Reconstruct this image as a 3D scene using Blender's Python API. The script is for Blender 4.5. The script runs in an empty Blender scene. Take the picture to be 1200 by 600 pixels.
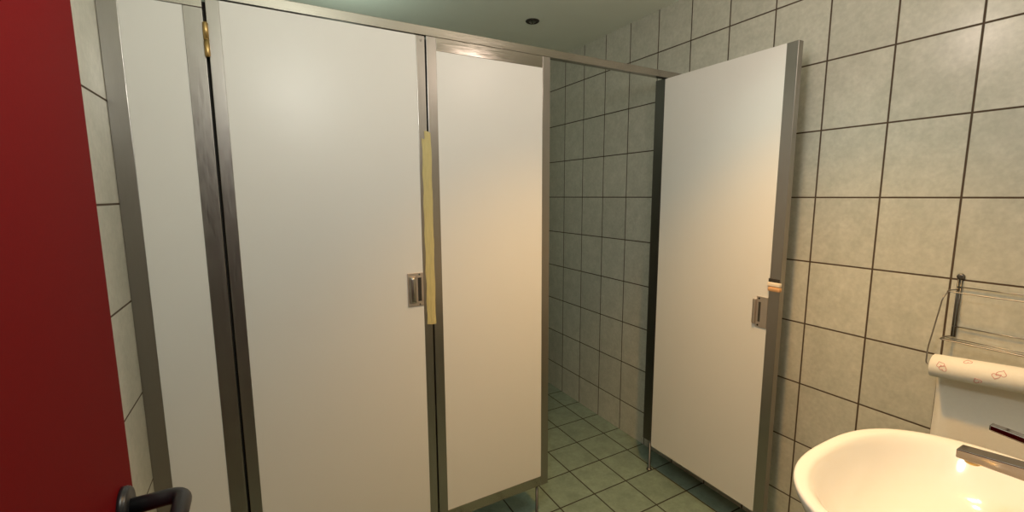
import bpy, bmesh, math, random
from mathutils import Vector, Matrix
random.seed(4)
PI = math.pi
sc = bpy.context.scene
C = sc.collection
H = 1.455                      # eye height above the floor

# ------------------------------------------------------------------ materials
def new_mat(name):
    m = bpy.data.materials.new(name); m.use_nodes = True
    nt = m.node_tree
    return m, nt, nt.nodes['Principled BSDF']

def N(nt, t, **kw):
    n = nt.nodes.new(t)
    for k, v in kw.items(): setattr(n, k, v)
    return n

def math_node(nt, op, a, b=None, c=None):
    n = N(nt, 'ShaderNodeMath', operation=op)
    for i, v in enumerate((a, b, c)):
        if v is None: continue
        if isinstance(v, (int, float)): n.inputs[i].default_value = v
        else: nt.links.new(v, n.inputs[i])
    return n.outputs[0]

def mix_col(nt, fac, a, b, mode='MIX'):
    n = N(nt, 'ShaderNodeMix', data_type='RGBA', blend_type=mode)
    if isinstance(fac, (int, float)): n.inputs[0].default_value = fac
    else: nt.links.new(fac, n.inputs[0])
    for i, v in ((6, a), (7, b)):
        if isinstance(v, tuple): n.inputs[i].default_value = (*v, 1)
        else: nt.links.new(v, n.inputs[i])
    return n.outputs[2]

def tile_mat(name, ax, off, size, base, dark, grout, gw, rough=.28, speck=.0):
    """tiles laid along two object axes; grout recessed with a bump"""
    m, nt, b = new_mat(name)
    tc = N(nt, 'ShaderNodeTexCoord'); sp = N(nt, 'ShaderNodeSeparateXYZ')
    nt.links.new(tc.outputs['Object'], sp.inputs[0])
    masks = []; ids = []
    for a, o, s in zip(ax, off, size):
        v = math_node(nt, 'DIVIDE', math_node(nt, 'SUBTRACT', sp.outputs[a], o), s)
        ids.append(math_node(nt, 'FLOOR', v))
        fr = math_node(nt, 'FRACT', v)
        d = math_node(nt, 'MULTIPLY', math_node(nt, 'MINIMUM', fr, math_node(nt, 'SUBTRACT', 1.0, fr)), s)
        mr = N(nt, 'ShaderNodeMapRange', interpolation_type='SMOOTHSTEP')
        nt.links.new(d, mr.inputs[0]); mr.inputs[1].default_value = gw * .36; mr.inputs[2].default_value = gw * .72
        masks.append(mr.outputs[0])
    mask = math_node(nt, 'MINIMUM', *masks)
    cid = N(nt, 'ShaderNodeCombineXYZ'); nt.links.new(ids[0], cid.inputs[0]); nt.links.new(ids[1], cid.inputs[1])
    wn = N(nt, 'ShaderNodeTexWhiteNoise', noise_dimensions='3D'); nt.links.new(cid.outputs[0], wn.inputs[0])
    # mottling inside every tile, offset tile by tile
    vm = N(nt, 'ShaderNodeVectorMath', operation='MULTIPLY_ADD')
    nt.links.new(wn.outputs['Color'], vm.inputs[0]); vm.inputs[1].default_value = (3, 3, 3)
    nt.links.new(tc.outputs['Object'], vm.inputs[2])
    n1 = N(nt, 'ShaderNodeTexNoise'); n1.inputs['Scale'].default_value = 16; n1.inputs['Detail'].default_value = 8; n1.inputs['Roughness'].default_value = .68
    nt.links.new(vm.outputs[0], n1.inputs['Vector'])
    n2 = N(nt, 'ShaderNodeTexNoise'); n2.inputs['Scale'].default_value = 70; n2.inputs['Detail'].default_value = 4
    nt.links.new(vm.outputs[0], n2.inputs['Vector'])
    r1 = N(nt, 'ShaderNodeMapRange'); nt.links.new(n1.outputs[0], r1.inputs[0]); r1.inputs[1].default_value = .34; r1.inputs[2].default_value = .68
    col = mix_col(nt, r1.outputs[0], dark, base)
    r2 = N(nt, 'ShaderNodeMapRange'); nt.links.new(n2.outputs[0], r2.inputs[0]); r2.inputs[1].default_value = .35; r2.inputs[2].default_value = .7; r2.inputs[3].default_value = .93; r2.inputs[4].default_value = 1.05
    cr = N(nt, 'ShaderNodeCombineColor')
    for i in range(3): nt.links.new(r2.outputs[0], cr.inputs[i])
    col = mix_col(nt, 1.0, col, cr.outputs[0], 'MULTIPLY')
    tv = N(nt, 'ShaderNodeMapRange'); nt.links.new(wn.outputs['Value'], tv.inputs[0]); tv.inputs[3].default_value = .95; tv.inputs[4].default_value = 1.05
    cv = N(nt, 'ShaderNodeCombineColor')
    for i in range(3): nt.links.new(tv.outputs[0], cv.inputs[i])
    col = mix_col(nt, 1.0, col, cv.outputs[0], 'MULTIPLY')
    col = mix_col(nt, mask, grout, col)
    nt.links.new(col, b.inputs['Base Color'])
    ro = N(nt, 'ShaderNodeMapRange'); nt.links.new(mask, ro.inputs[0]); ro.inputs[3].default_value = .85; ro.inputs[4].default_value = rough
    nt.links.new(ro.outputs[0], b.inputs['Roughness'])
    bp = N(nt, 'ShaderNodeBump'); bp.inputs['Strength'].default_value = .5; bp.inputs['Distance'].default_value = .002
    hh = math_node(nt, 'MULTIPLY_ADD', n1.outputs[0], .12, mask)
    nt.links.new(hh, bp.inputs['Height']); nt.links.new(bp.outputs[0], b.inputs['Normal'])
    return m

def plain(name, col, rough=.5, metal=0., var=.04, scale=30, stretch=(1, 1, 1), bump=0., spec=.5):
    m, nt, b = new_mat(name)
    tc = N(nt, 'ShaderNodeTexCoord'); mp = N(nt, 'ShaderNodeMapping'); mp.inputs['Scale'].default_value = stretch
    nt.links.new(tc.outputs['Object'], mp.inputs[0])
    no = N(nt, 'ShaderNodeTexNoise'); no.inputs['Scale'].default_value = scale; no.inputs['Detail'].default_value = 5
    nt.links.new(mp.outputs[0], no.inputs['Vector'])
    lo = tuple(max(0, c * (1 - var)) for c in col); hi = tuple(min(1, c * (1 + var)) for c in col)
    nt.links.new(mix_col(nt, no.outputs[0], lo, hi), b.inputs['Base Color'])
    b.inputs['Roughness'].default_value = rough; b.inputs['Metallic'].default_value = metal
    b.inputs['Specular IOR Level'].default_value = spec
    if metal:
        r = N(nt, 'ShaderNodeMapRange'); nt.links.new(no.outputs[0], r.inputs[0]); r.inputs[1].default_value = .3; r.inputs[2].default_value = .7
        r.inputs[3].default_value = max(.02, rough - .07); r.inputs[4].default_value = rough + .07
        nt.links.new(r.outputs[0], b.inputs['Roughness'])
    if bump:
        bp = N(nt, 'ShaderNodeBump'); bp.inputs['Strength'].default_value = bump; bp.inputs['Distance'].default_value = .001
        nt.links.new(no.outputs[0], bp.inputs['Height']); nt.links.new(bp.outputs[0], b.inputs['Normal'])
    return m

TILE_B, TILE_D, GROUT = (.63, .615, .535), (.52, .52, .445), (.075, .048, .028)
M = {}
M['tile_right'] = tile_mat('wall tiles right', (1, 2), (.520, -.013 + H), (.205, .25), TILE_B, TILE_D, GROUT, .0052)
M['tile_left'] = tile_mat('wall tiles left', (1, 2), (1.546, -.017 + H), (.205, .264), TILE_B, TILE_D, GROUT, .0048)
M['tile_end'] = tile_mat('wall tiles ends', (0, 2), (1.852, -.013 + H), (.205, .25), TILE_B, TILE_D, GROUT, .0048)
M['floor'] = tile_mat('floor tiles', (0, 1), (1.320, 1.552), (.205, .205), (.25, .33, .27), (.175, .235, .19), (.028, .024, .016), .006, .33)
M['ceiling'] = plain('ceiling paint', (.90, .95, .86), .85, var=.03, scale=6)
M['laminate'] = plain('white laminate', (.76, .75, .725), .38, var=.012, scale=7)
M['steel'] = plain('brushed steel', (.36, .34, .315), .36, 1, var=.07, scale=60, stretch=(9, 9, .35), bump=.04)
M['steel_h'] = plain('brushed steel rail', (.40, .37, .335), .17, 1, var=.07, scale=60, stretch=(.35, 9, 9), bump=.04)
M['dark_steel'] = plain('dull dark steel', (.16, .15, .135), .4, 1, var=.1)
M['brass'] = plain('brass', (.52, .36, .15), .36, 1, var=.15, scale=90)
M['dark'] = plain('dark recess', (.03, .025, .02), .7)
M['red'] = plain('red door paint', (.145, .0022, .0036), .6, var=.10, scale=240, bump=.05, spec=.06)
M['black'] = plain('black nylon', (.012, .012, .014), .34)
M['ceramic'] = plain('sanitary ceramic', (.85, .855, .86), .10, var=.01, scale=4)
M['chrome'] = plain('chrome', (.30, .27, .255), .06, 1, var=.02)
M['wire'] = plain('plated wire', (.33, .31, .29), .42, 1, var=.08)
M['paper'] = plain('soft paper', (.86, .83, .76), .9, var=.03, scale=140, bump=.25)
M['pink'] = plain('pink print', (.66, .22, .21), .9)
M['card'] = plain('grey card', (.45, .38, .28), .9)
M['tape'] = plain('yellow masking tape', (.56, .475, .215), .65, var=.14, scale=40, stretch=(6, 6, .5), bump=.3)
M['alu'] = plain('satin aluminium', (.66, .58, .52), .5, 1, var=.06)
M['cream'] = plain('cream plastic', (.86, .74, .60), .45)
M['tan'] = plain('tan plastic', (.66, .37, .18), .5)
M['glass'] = plain('lamp lens', (.25, .25, .24), .12, 1, var=.3, scale=200)

# ------------------------------------------------------------------ mesh helpers
def box(bm, x0, x1, y0, y1, z0, z1, bev=0., mi=0):
    r = bmesh.ops.create_cube(bm, size=1)
    vs = r['verts']
    for v in vs:
        v.co = Vector(((x0 + x1) / 2 + v.co.x * (x1 - x0), (y0 + y1) / 2 + v.co.y * (y1 - y0), (z0 + z1) / 2 + v.co.z * (z1 - z0)))
    fs = {f for v in vs for f in v.link_faces}
    for f in fs: f.material_index = mi
    if bev:
        es = list({e for v in vs for e in v.link_edges})
        g = bmesh.ops.bevel(bm, geom=es, offset=bev, segments=2, profile=.6, affect='EDGES')
        for f in g['faces']: f.material_index = mi
    return bm

def frame_of(d):
    d = d.normalized(); a = Vector((0, 0, 1)) if abs(d.z) < .9 else Vector((1, 0, 0))
    u = d.cross(a).normalized(); return u, d.cross(u).normalized()

def tube(bm, pts, rad, n=10, mi=0, cap=True):
    pts = [Vector(p) for p in pts]; rings = []; u = None
    for i, p in enumerate(pts):
        d = (pts[min(i + 1, len(pts) - 1)] - pts[max(i - 1, 0)]).normalized()
        if u is None: u, v = frame_of(d)
        else:
            u = (u - d * u.dot(d)).normalized(); v = d.cross(u).normalized()
        r = rad[i] if isinstance(rad, (list, tuple)) else rad
        rings.append([bm.verts.new(p + (u * math.cos(2 * PI * k / n) + v * math.sin(2 * PI * k / n)) * r) for k in range(n)])
    for a, b in zip(rings, rings[1:]):
        for k in range(n):
            f = bm.faces.new((a[k], a[(k + 1) % n], b[(k + 1) % n], b[k])); f.smooth = True; f.material_index = mi
    if cap:
        bm.faces.new(rings[0]).material_index = mi; bm.faces.new(rings[-1][::-1]).material_index = mi
    return bm

def lathe(bm, o, axis, prof, n=32, mi=0):
    """prof: (distance along the axis, radius)"""
    o = Vector(o); ax = Vector(axis).normalized(); u, v = frame_of(ax); rings = []
    for d, r in prof:
        rings.append([bm.verts.new(o + ax * d + (u * math.cos(2 * PI * k / n) + v * math.sin(2 * PI * k / n)) * max(r, 1e-4)) for k in range(n)])
    for a, b in zip(rings, rings[1:]):
        for k in range(n):
            f = bm.faces.new((a[k], a[(k + 1) % n], b[(k + 1) % n], b[k])); f.smooth = True; f.material_index = mi
    bm.faces.new(rings[0]).material_index = mi; bm.faces.new(rings[-1][::-1]).material_index = mi
    return bm

def arc(pts, r=.01, seg=5):
    """polyline with rounded corners"""
    P = [Vector(p) for p in pts]; out = [P[0]]
    for a, b, c in zip(P, P[1:], P[2:]):
        d1 = (a - b); d2 = (c - b); k = min(r, d1.length * .48, d2.length * .48)
        s, e = b + d1.normalized() * k, b + d2.normalized() * k
        for i in range(seg + 1):
            t = i / seg; out.append(s * (1 - t) ** 2 + b * 2 * t * (1 - t) + e * t * t)
    out.append(P[-1]); return out

def obj(name, bm, mats, parent=None, smooth=False):
    bmesh.ops.recalc_face_normals(bm, faces=bm.faces[:])
    me = bpy.data.meshes.new(name); bm.to_mesh(me); bm.free()
    for m in (mats if isinstance(mats, (list, tuple)) else [mats]): me.materials.append(M[m])
    if smooth:
        for p in me.polygons: p.use_smooth = True
    o = bpy.data.objects.new(name, me); C.objects.link(o)
    if parent is not None:
        o.parent = parent
        q = parent; off = Vector((0, 0, 0))
        while q is not None: off += q.location; q = q.parent
        me.transform(Matrix.Translation(-off))
    return o

def thing(name, label, cat, loc=(0, 0, 0), group=None):
    o = bpy.data.objects.new(name, None); C.objects.link(o)
    o.location = loc; o.empty_display_size = .1; o['label'] = label; o['category'] = cat
    if group: o['group'] = group
    return o

def struct(name, bm, mats):
    o = obj(name, bm, mats); o['kind'] = 'structure'; return o

def B(*a, **k): return box(bmesh.new(), *a, **k)

# ------------------------------------------------------------------ room shell
XL, XR, YF, YB, ZC = -.337, 1.852, -.02, 3.05, H + .948
T = .12
struct('floor', B(XL - T, XR + T, YF - 1.0, YB + T, -.10, 0), 'floor')
struct('ceiling', B(XL - T, XR + T, YF - T, YB + T, ZC, ZC + .10), 'ceiling')
struct('wall_right', B(XR, XR + T, YF - T, YB + T, 0, ZC), 'tile_right')
struct('wall_left', B(XL - T, XL, YF - T, YB + T, 0, ZC), 'tile_left')
struct('wall_back', B(XL, XR, YB, YB + T, 0, ZC), 'tile_end')
fw = bmesh.new()                                   # the wall the photographer's doorway is in
DX0, DX1, DH = -.245, .70, 2.06
box(fw, XL, DX0, YF - T, YF, 0, ZC); box(fw, DX1, XR, YF - T, YF, 0, ZC); box(fw, DX0, DX1, YF - T, YF, DH, ZC)
struct('wall_front', fw, 'tile_end')

# ------------------------------------------------------------------ red entrance door, swung into the room
dr = thing('door_1', 'red painted entrance door standing open at the left edge, black lever handle', 'door', (-.22, -.01, 0))
dr['kind'] = 'structure'
obj('door_leaf', B(-.24, -.20, -.012, .806, .008, DH - .008, bev=.0015), 'red', dr)
HY, HZ = .748, H - .425
hd = obj('rose', lathe(bmesh.new(), (-.2005, HY, HZ), (1, 0, 0), [(0, .029), (.006, .029), (.0065, .028), (.0085, .028), (.0105, .026), (.0105, .012)], 40), 'black', dr)
lv = bmesh.new()
tube(lv, arc([(-.192, HY, HZ), (-.130, HY, HZ), (-.130, HY - .125, HZ)], .022, 8), .0112, 20)
lever = obj('lever_handle', lv, 'black', dr)

# ------------------------------------------------------------------ cubicle front
PY0, PY1 = 1.54, 1.566           # front and back faces of the boards
TOP, BOT = H + .544, H - 1.290
rail = bmesh.new(); box(rail, XL, XR, PY0, PY0 + .03, TOP + .001, TOP + .031, bev=.0012)
o = obj('head_rail', rail, 'steel_h'); o['label'] = 'long brushed steel head rail running along the top of the cubicle fronts'; o['category'] = 'rail'

def foot(x, y, par, mat='dark_steel'):
    bm = bmesh.new()
    lathe(bm, (x, y, 0), (0, 0, 1), [(0, .014), (.005, .014), (.007, .012), (.010, .0062), (BOT + .002, .0062)], 20)
    return obj('foot', bm, mat, par, True)

def board(par, x0, x1, y0, y1, z0, z1, name='board'):
    return obj(name, B(x0, x1, y0, y1, z0, z1, bev=.0006), 'laminate', par)

def stile(par, x0, x1, y0, y1, z0, z1, name='stile', mat='steel'):
    return obj(name, B(x0, x1, y0, y1, z0, z1, bev=.0012), mat, par)

e = .0012                         # the steel edging stands this far proud of the board
# left filler panel between tiled wall and first door
p = thing('cubicle_panel', 'narrow white panel with steel edging between the left tiled wall and the closed door', 'partition panel', (-.226, PY0, 0), 'cubicle front panels')
board(p, -.294, -.158, PY0, PY1, BOT, TOP - .030)
stile(p, XL + .0005, -.294, PY0 - e, PY1 + e, BOT, TOP - .030)
stile(p, -.158, -.113, PY0 - e, PY1 + e, BOT, TOP - .030)
stile(p, XL + .0005, -.113, PY0 - e, PY1 + e, TOP - .0295, TOP, 'top_edging', 'steel_h')
obj('gap_light_block', B(-.128, -.103, PY1 + e + .0003, PY1 + .012, BOT, TOP - .004), 'dark', p)  # unseen dark strip, added so no light shows through the hinge gap
foot(-.30, 1.553, p); foot(-.135, 1.553, p)
# middle panel
p = thing('cubicle_panel', 'white panel framed in steel between the closed door and the open cubicle', 'partition panel', (.78, PY0, 0), 'cubicle front panels')
board(p, .558, .998, PY0, PY1, BOT + .044, TOP - .044)
stile(p, .5225, .558, PY0 - e, PY1 + e, BOT, TOP)
stile(p, .998, 1.034, PY0 - e, PY1 + e, BOT, TOP)
stile(p, .5583, .9977, PY0 - e, PY1 + e, TOP - .044, TOP, 'top_edging', 'steel_h')
stile(p, .5583, .9977, PY0 - e, PY1 + e, BOT, BOT + .044, 'bottom_edging', 'steel_h')
obj('gap_light_block', B(.512, .536, PY1 + e + .0003, PY1 + .012, BOT, TOP - .004), 'dark', p)  # added strip, unseen, keeps cubicle light out of the closing gap
foot(.985, 1.553, p); foot(.56, 1.553, p)
# right filler panel, mostly behind the open door
p = thing('cubicle_panel', 'narrow panel beside the right tiled wall, hidden behind the open cubicle door, dark foot showing', 'partition panel', (1.77, PY0 + .014, 0), 'cubicle front panels')
board(p, 1.735, XR - .042, PY0 + .014, PY1 + .014, BOT, TOP)
stile(p, 1.6915, 1.735, PY0 + .0125, PY0 + .066, BOT, TOP, 'post', 'dark_steel'); stile(p, XR - .042, XR - .0005, PY0 + .013, PY1 + .015, BOT, TOP)  # darker steel on the post stands in for the shade on it
foot(1.700, 1.562, p)

def screw(bm, c, axis, r=.0032, mi=0):
    lathe(bm, c, axis, [(0, r), (.0008, r), (.0014, r * .5)], 12, mi)

def pull(par, cx, zc, y, flip=1, name='pull_handle'):
    """flush bow pull on a 6 x 12.5 cm plate; front faces -y, the slot on the +x side"""
    w, h = .029, .061
    bm = B(cx - w, cx + w, y - .0035, y, zc - h, zc + h, bev=.001)
    pl = obj(name, bm, 'alu', par)
    # raised grip: half-round bar on the outer side
    g = bmesh.new(); n = 10; rings = []
    gx, gw, gh = cx - flip * .011, .0125, .049
    for zz, k in ((-gh, .15), (-gh + .004, .8), (-gh + .010, 1), (gh - .010, 1), (gh - .004, .8), (gh, .15)):
        rings.append([g.verts.new((gx + gw * math.cos(PI * i / n), y - .0034 - .013 * k * math.sin(PI * i / n), zc + zz)) for i in range(n + 1)])
    for a, b in zip(rings, rings[1:]):
        for i in range(n):
            f = g.faces.new((a[i], a[i + 1], b[i + 1], b[i])); f.smooth = True
    g.faces.new(rings[0]); g.faces.new(rings[-1])
    obj('grip', g, 'steel', pl)
    obj('finger_slot', B(cx + flip * .0145 - .0065, cx + flip * .0145 + .0065, y - .0042, y - .003, zc - .043, zc + .043), 'dark', pl)
    for zz in (-.055, .055):
        s = bmesh.new(); screw(s, (cx + flip * .0145, y - .0034, zc + zz), (0, -1, 0), .0034)
        obj('screw', s, 'dark_steel', pl)
    return pl

def hinge(par, x, y, z0, z1):
    bm = bmesh.new(); r = .0068; zm = (z0 + z1) / 2
    lathe(bm, (x, y, z0), (0, 0, 1), [(-.004, .003), (0, r), (zm - z0 - .0008, r), (zm - z0 - .0007, r * .85), (zm - z0 + .0007, r * .85), (zm - z0 + .0008, r), (z1 - z0, r), (z1 - z0 + .004, .003)], 16)
    return obj('hinge', bm, 'brass', par)

# closed door
d = thing('cubicle_door', 'closed white cubicle door with steel edges and small pull handle', 'cubicle door', (-.108, PY0, 0), 'cubicle doors')
board(d, -.073, .486, PY0, PY1, BOT, TOP - .003)
stile(d, -.105, -.073, PY0 - e, PY1 + e, BOT, TOP - .003)
stile(d, .486, .5165, PY0 - e, PY1 + e, BOT, TOP - .003)
hinge(d, -.1085, PY0 - .0090, H + .388, H + .473)
hinge(d, -.1085, PY0 - .0090, H - 1.12, H - 1.035)
pull(d, .4565, H - .335, PY0)
s = bmesh.new(); screw(s, (.503, PY0 - e, TOP - .018), (0, -1, 0), .0035); obj('screw', s, 'steel', d)

# open door: built closed about its hinge at the origin, then swung a quarter turn
d2 = thing('cubicle_door', 'white cubicle door swung wide open in front of the right tiled wall', 'cubicle door', (1.7165, 1.551, 0), 'cubicle doors')
W2, TH = .606, .026
X0, X1 = 1.6905, 1.7165            # inner (seen) and outer faces of the opened leaf
Yh, Yf = 1.551, 1.551 - W2
DT = TOP - .003
DBOT = BOT - .020
obj('board', B(X0, X1, Yf + .042, Yh - .004, DBOT, DT, bev=.0006), 'laminate', d2)
obj('stile', B(X0 - e, X1 + e, Yf, Yf + .042, DBOT, DT, bev=.0012), 'steel', d2)
obj('edge_strip', B(X0, X1, Yh - .004, Yh, DBOT, DT), 'dark_steel', d2)
# handle plate on the inner face (faces -x)
pc_y, pc_z = 1.0095, H - .462
pl = obj('pull_handle', B(X0 - .0035, X0, pc_y - .0225, pc_y + .022, pc_z - .062, pc_z + .062, bev=.001), 'alu', d2)
obj('grip', B(X0 - .012, X0 - .001, pc_y + .0215, pc_y + .034, pc_z - .050, pc_z + .050, bev=.004), 'alu', pl)
obj('finger_slot', B(X0 - .0042, X0 - .003, pc_y + .004, pc_y + .013, pc_z - .040, pc_z + .040), 'dark_steel', pl)
for zz in (-.054, .054):
    s = bmesh.new(); screw(s, (X0 - .0034, pc_y + .012, pc_z + zz), (-1, 0, 0), .004); obj('screw', s, 'dark', pl)
# latch block wrapped over the free edge
lz = H - .347
lb = obj('latch_block', B(X0 - .009, X0 + .006, Yf - .002, Yf + .047, lz - .005, lz + .011, bev=.004), 'cream', d2)
obj('latch_bolt', B(X0 - .011, X0 + .010, Yf - .003, Yf + .044, lz - .024, lz - .006, bev=.0065), 'tan', lb)
obj('latch_slot', B(X0 - .004, X0 + .004, Yf + .004, Yf + .045, lz + .012, lz + .025, bev=.001), 'dark', lb)
obj('hinge', lathe(bmesh.new(), (X1 + .007, Yh - .010, H + .40), (0, 0, 1), [(0, .004), (.003, .0068), (.083, .0068), (.086, .004)], 14), 'brass', d2)
obj('hinge', lathe(bmesh.new(), (X1 + .007, Yh - .010, H - 1.12), (0, 0, 1), [(0, .004), (.003, .0068), (.083, .0068), (.086, .004)], 14), 'brass', d2)

# ------------------------------------------------------------------ masking tape over the closing gap
tp = bmesh.new()
def strip(x0, x1, z0, z1, y):
    n = 40; rows = []
    for i in range(n + 1):
        z = z0 + (z1 - z0) * i / n
        w1, w2 = .0012 * math.sin(i * .9) + random.uniform(-.0006, .0006), .001 * math.sin(i * .7 + 2) + random.uniform(-.0006, .0006)
        sl = -.0 * i
        rows.append([(x0 + w1, y, z), ((x0 * .66 + x1 * .34), y - random.uniform(.0006, .0022), z), ((x0 * .33 + x1 * .67), y - random.uniform(.0004, .0018), z), (x1 + w2, y, z)])
    rows[-1] = [(a, b, c + random.uniform(-.004, .004)) for a, b, c in rows[-1]]
    V = [[tp.verts.new(q) for q in r] for r in rows]; W = [[tp.verts.new((q[0], q[1] + .0006, q[2])) for q in r] for r in rows]
    for G, fl in ((V, 0), (W, 1)):
        for a, b in zip(G, G[1:]):
            for k in range(3): tp.faces.new((a[k], a[k + 1], b[k + 1], b[k]))
    for k in (0, 3):
        for i in range(n): tp.faces.new((V[i][k], V[i + 1][k], W[i + 1][k], W[i][k]))
    for k in range(3):
        for i in (0, n): tp.faces.new((V[i][k], V[i][k + 1], W[i][k + 1], W[i][k]))
strip(.496, .516, H - .470, H + .200, PY0 - e - .0010)
strip(.506, .529, H - .472, H + .222, PY0 - e - .0020)
o = obj('masking_tape', tp, 'tape'); o['label'] = 'long strip of yellow masking tape stuck over the gap beside the closed door'; o['category'] = 'tape'

# ------------------------------------------------------------------ wash basin on the front wall
BX, RZ = 1.156, H - .600
bs = thing('wash_basin', 'cream white ceramic wash basin with rounded front in the lower right corner', 'wash basin', (BX, YF, RZ - .17))
NN = 96
def outer(t, k=1.0, yb=None):
    c, s = math.cos(t), math.sin(t)
    n = 2.65 if s >= 0 else 9
    a = .313; b = (.517 - .20) if s >= 0 else (.20 - YF)
    x = a * math.copysign(abs(c) ** (2 / n), c); y = b * math.copysign(abs(s) ** (2 / n), s)
    return Vector((BX + x * k, .20 + (y * k if s >= 0 else (y if yb is None else y * yb)), 0))
def inner(t, k=1.0):
    c, s = math.cos(t), math.sin(t); n = 2.35
    return Vector((BX + .268 * k * math.copysign(abs(c) ** (2 / n), c), .310 + .181 * k * math.copysign(abs(s) ** (2 / n), s), 0))
rings = []
bb = bmesh.new()
def ring(fn): rings.append([bb.verts.new(fn(2 * PI * i / NN)) for i in range(NN)])
for k, z in ((.30, -.168), (.52, -.160), (.72, -.135), (.86, -.095), (.95, -.050), (.985, -.025), (.998, -.012), (1.0, -.007), (.997, -.003), (.988, -.0005), (.975, 0.0)):
    ring(lambda t, k=k, z=z: outer(t, k) + Vector((0, 0, RZ + z)))
for f, z in ((.35, .0), (.7, -.0008)):
    ring(lambda t, f=f, z=z: outer(t, .975).lerp(inner(t, 1.0), f) + Vector((0, 0, RZ + z)))
for k, z in ((1.0, -.003), (.975, -.008), (.945, -.018), (.90, -.036), (.84, -.060), (.75, -.086), (.62, -.107), (.45, -.121), (.28, -.128), (.12, -.131)):
    ring(lambda t, k=k, z=z: inner(t, k) + Vector((0, 0, RZ + z)))
for a, b in zip(rings, rings[1:]):
    for i in range(NN):
        f = bb.faces.new((a[i], a[(i + 1) % NN], b[(i + 1) % NN], b[i])); f.smooth = True
bb.faces.new(rings[0]); bb.faces.new(rings[-1])
obj('bowl', bb, 'ceramic', bs)
obj('drain', lathe(bmesh.new(), (BX, .310, RZ - .1312), (0, 0, 1), [(0, .030), (.002, .030), (.003, .026), (.0025, .020), (.004, .018), (.0055, .010)], 28), 'chrome', bs)

# single-lever tap on the basin's back deck
tx, ty = BX + .006, .055
tap = thing('basin_tap', 'chrome single lever tap standing on the basin, flat spout and lever', 'tap', (tx, ty, RZ))
obj('tap_body', lathe(bmesh.new(), (tx, ty, RZ - .001), (0, 0, 1), [(0, .027), (.004, .027), (.007, .0235), (.03, .0225), (.11, .0225), (.128, .0235), (.132, .022), (.140, .020)], 36), 'chrome', tap)
def bar(p0, p1, w0, w1, h0, h1, bev):
    """flat bar from p0 to p1 (p* on the top face's centre line)"""
    bm = bmesh.new(); vs = []
    for p, w, h in ((p0, w0, h0), (p1, w1, h1)):
        for sx, sz in ((-1, 0), (1, 0), (1, -1), (-1, -1)):
            vs.append(bm.verts.new((p[0] + sx * w / 2, p[1], p[2] + sz * h)))
    for q in ((0, 1, 2, 3), (7, 6, 5, 4), (0, 4, 5, 1), (1, 5, 6, 2), (2, 6, 7, 3), (3, 7, 4, 0)): bm.faces.new([vs[i] for i in q])
    bmesh.ops.bevel(bm, geom=bm.edges[:], offset=bev, segments=3, profile=.5, affect='EDGES')
    return bm
sp = obj('spout', bar((tx, ty, RZ + .132), (tx, .283, RZ + .107), .036, .032, .036, .018, .0025), 'chrome', tap)
obj('aerator', lathe(bmesh.new(), (tx, .262, RZ + .092), (0, 0, -1), [(0, .0115), (.008, .0115), (.010, .009)], 24), 'brass', sp)
obj('lever', bar((tx, ty - .015, RZ + .156), (tx, .246, RZ + .172), .030, .017, .016, .0115, .0025), 'chrome', tap)

# ------------------------------------------------------------------ wire rack on the right wall with a paper roll
rk = thing('wire_rack', 'small plated wire rack screwed to the right tiled wall above the paper roll', 'wire rack', (XR, .40, H - .45))
YA, YC = .497, .262
def wire(name, pts, r=.0017, rr=.012, mat='wire'):
    return obj(name, tube(bmesh.new(), arc(pts, rr), r, 8), mat, rk, True)
for y in (YA, YC):
    up = bmesh.new()
    for dy in (-.0035, .0035):
        tube(up, [(XR - .006, y + dy, H - .262), (XR - .006, y + dy, H - .442)], .0024, 10)
    obj('upright', up, 'dark_steel', rk, True)
    lug = bmesh.new(); lathe(lug, (XR - .0002, y, H - .253), (-1, 0, 0), [(0, .0095), (.004, .0095), (.006, .008), (.0065, .004)], 20)
    obj('fixing_lug', lug, 'dark_steel', rk)
ya, yc = YA + .010, YC - .010
wire('basket_wire', [(XR - .006, YA, H - .293), (XR - .028, ya, H - .293), (XR - .070, ya, H - .293), (XR - .070, yc, H - .293), (XR - .028, yc, H - .293), (XR - .006, YC, H - .293)])
wire('basket_wire', [(XR - .006, YA, H - .440), (XR - .028, ya, H - .440), (XR - .078, ya, H - .440), (XR - .078, yc, H - .440), (XR - .028, yc, H - .440), (XR - .006, YC, H - .440)], .0021)
for x, z in ((.009, .284), (.009, .408), (.040, .440), (.064, .440)):
    wire('cross_wire', [(XR - x, YA + (.004 if x < .02 else .009), H - z), (XR - x, YC - (.004 if x < .02 else .009), H - z)], .0015)
RX, RZ2, RR = 1.788, H - .530, .035
TILT = .10                        # the roll sags at its far end
def sag(bm):
    for v in bm.verts: v.co.z += (Y1 - v.co.y) * TILT
    return bm
Y0, Y1 = .284, .518
for s, y in ((1, YA), (-1, YC)):
    wire('roll_arm', [(XR - .050, y + s * .010, H - .2945), (XR - .074, y + s * .014, H - .310), (RX + .002, y + s * .038, RZ2 + .05 + (Y1 - y - s * .04) * TILT), (RX, y + s * .038, RZ2 + (Y1 - y - s * .04) * TILT), (RX, y + s * .016, RZ2 + (Y1 - y) * TILT)], .0019, .014)

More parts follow.
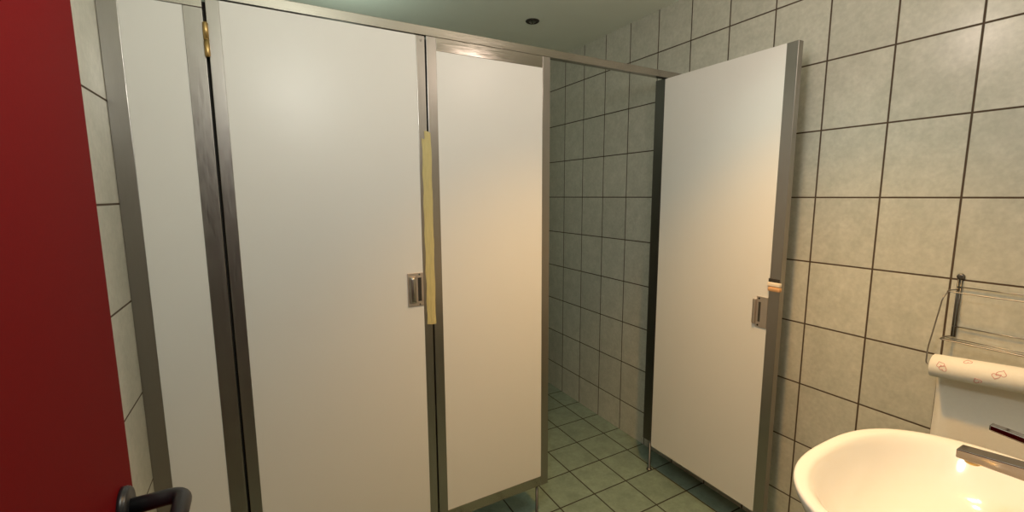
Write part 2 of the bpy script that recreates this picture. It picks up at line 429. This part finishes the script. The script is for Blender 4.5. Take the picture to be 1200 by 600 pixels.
rl = thing('paper_roll', 'white kitchen paper roll with pink hearts, loose end hanging down the right wall', 'paper roll', (RX, .40, RZ2 - RR))
rb = bmesh.new()
def hole_tube(bm, n=64):
    rs = []
    for r, y in ((RR - .001, Y0), (RR, Y0 + .001), (RR, Y1 - .001), (RR - .001, Y1), (.020, Y1), (.020, Y0)):
        rs.append([bm.verts.new((RX + r * math.cos(2 * PI * k / n), y, RZ2 + r * math.sin(2 * PI * k / n))) for k in range(n)])
    for a, b in zip(rs, rs[1:] + rs[:1]):
        for k in range(n):
            f = bm.faces.new((a[k], a[(k + 1) % n], b[(k + 1) % n], b[k])); f.smooth = True
hole_tube(rb)
def heart(cy, ca, size, rot, rad=RR + .0005):
    pts = []
    for i in range(25):
        t = 2 * PI * i / 24
        u = 16 * math.sin(t) ** 3 / 17 * size; v = (13 * math.cos(t) - 5 * math.cos(2 * t) - 2 * math.cos(3 * t) - math.cos(4 * t)) / 17 * size
        a = u * math.cos(rot) - v * math.sin(rot); b = u * math.sin(rot) + v * math.cos(rot)
        an = ca + b / RR
        pts.append((RX + rad * math.cos(an), cy + a, RZ2 + rad * math.sin(an)))
    tube(rb, pts, .0006, 5, mi=1)
for cy, an, hs, r in ((.492, 2.72, .0095, .5), (.484, 3.02, .0095, -.4), (.438, 2.02, .0095, .3), (.365, 2.62, .0105, -.2), (.375, 2.9, .009, 3.0), (.318, 2.1, .0095, .4), (.41, 3.6, .0095, .6)):
    heart(cy, an, hs, r)
obj('roll', sag(rb), ['paper', 'pink'], rl)
# loose sheet: leaves the back of the roll and hangs in front of the tiles
sh = bmesh.new(); prof = []
for i in range(9):
    a = PI / 2 - (PI / 2) * i / 8
    prof.append((RX + (RR + .0006) * math.cos(a), RZ2 + (RR + .0006) * math.sin(a)))
for i in range(1, 25):
    t = i / 24; prof.append((RX + RR + .0006 + .014 * (1 - math.exp(-5 * t)) + .003 * math.sin(7 * t), RZ2 - .40 * t))
G = []
for j in range(13):
    y = Y0 + .0005 + (Y1 - Y0 - .001) * j / 12
    G.append([sh.verts.new((x + (.0015 * math.sin(j * 1.3 + 9 * i / len(prof)) if i > 9 else 0), y, z)) for i, (x, z) in enumerate(prof)])
for a, b in zip(G, G[1:]):
    for i in range(len(prof) - 1):
        f = sh.faces.new((a[i], a[i + 1], b[i + 1], b[i])); f.smooth = True
so = obj('loose_sheet', sag(sh), 'paper', rl)
so.modifiers.new('thick', 'SOLIDIFY').thickness = .0008
obj('cardboard_core', sag(lathe(bmesh.new(), (RX, Y0 + .001, RZ2), (0, 1, 0), [(0, .0195), (Y1 - Y0 - .002, .0195)], 32)), 'card', rl)

# ------------------------------------------------------------------ recessed spotlight, switched off, in the cubicle ceiling
cl = thing('ceiling_spotlight', 'small dark recessed spotlight, switched off, in the ceiling behind the head rail', 'ceiling light', (1.352, 2.19, ZC))
ringp = [(0, .038), (.002, .038), (.006, .034), (.007, .029), (.004, .024), (-.0, .023)]
obj('trim_ring', lathe(bmesh.new(), (1.352, 2.19, ZC - .0002), (0, 0, -1), ringp, 40), 'dark', cl)
obj('lamp', lathe(bmesh.new(), (1.352, 2.19, ZC - .0042), (0, 0, -1), [(0, .022), (.002, .021), (.0045, .014), (.0055, .006), (.008, .005), (.009, .002)], 28), 'glass', cl)

# ------------------------------------------------------------------ light
def area(name, loc, rot, size, power, col, shape='DISK', sy=None, spread=180):
    l = bpy.data.lights.new(name, 'AREA'); l.shape = shape; l.size = size; l.energy = power; l.color = col
    if sy: l.size_y = sy
    l.spread = math.radians(spread)
    o = bpy.data.objects.new(name, l); C.objects.link(o); o.location = loc; o.rotation_euler = rot
    return o
# LIGHTS
def globe(name, loc, r, rgb):
    l = bpy.data.lights.new(name, 'POINT'); k = max(rgb); l.energy = k; l.color = tuple(c / k for c in rgb); l.shadow_soft_size = r
    o = bpy.data.objects.new(name, l); C.objects.link(o); o.location = loc
globe('globe light by the door', (.18, .40, ZC - .42), .09, (15.1, 15.1, 13.9))
globe('globe light in the middle', (1.03, .75, ZC - .29), .07, (5.8, 4.7, 4.0))
globe('added fill light over the closed cubicle', (.35, 2.2, ZC - .30), .08, (1.9, 2.25, 1.9))  # unseen fill lamp, added to brighten the ceiling above the cubicles
def spot(name, loc, rgb):
    l = bpy.data.lights.new(name, 'SPOT'); k = max(rgb); l.energy = k; l.color = tuple(c / k for c in rgb)
    l.spot_size = math.radians(100); l.spot_blend = 1; l.shadow_soft_size = .05
    o = bpy.data.objects.new(name, l); C.objects.link(o); o.location = loc
spot('warm ceiling spot light', (1.03, .75, ZC - .03), (94, 45, 6))
spot('ceiling spot light', (1.30, .85, ZC - .03), (14, 15.5, 12.5))
w = bpy.data.worlds.new('World'); sc.world = w; w.use_nodes = True
w.node_tree.nodes['Background'].inputs[0].default_value = (1, .9, .78, 1)
w.node_tree.nodes['Background'].inputs[1].default_value = .04

# ------------------------------------------------------------------ camera
pitch, yaw, roll, f = .1328, .5070, -.0049, 518.1
fw_ = Vector((math.sin(yaw) * math.cos(pitch), math.cos(yaw) * math.cos(pitch), -math.sin(pitch)))
r_ = Vector((math.cos(yaw), -math.sin(yaw), 0)); u_ = r_.cross(fw_)
r2 = r_ * math.cos(roll) + u_ * math.sin(roll); u2 = -r_ * math.sin(roll) + u_ * math.cos(roll)
cam = bpy.data.cameras.new('Camera'); co = bpy.data.objects.new('Camera', cam); C.objects.link(co)
m = Matrix.Identity(4)
for i in range(3): m[i][0], m[i][1], m[i][2] = r2[i], u2[i], -fw_[i]
m.translation = (0, 0, H); co.matrix_world = m
cam.sensor_width = 36; cam.lens = f / 1200 * 36; cam.shift_x = .0001; cam.shift_y = -.00135; cam.clip_start = .02
sc.camera = co
v = sc.view_settings; v.view_transform = 'Standard'; v.look = 'None'; v.gamma = 1; v.exposure = 0; v.use_curve_mapping = False
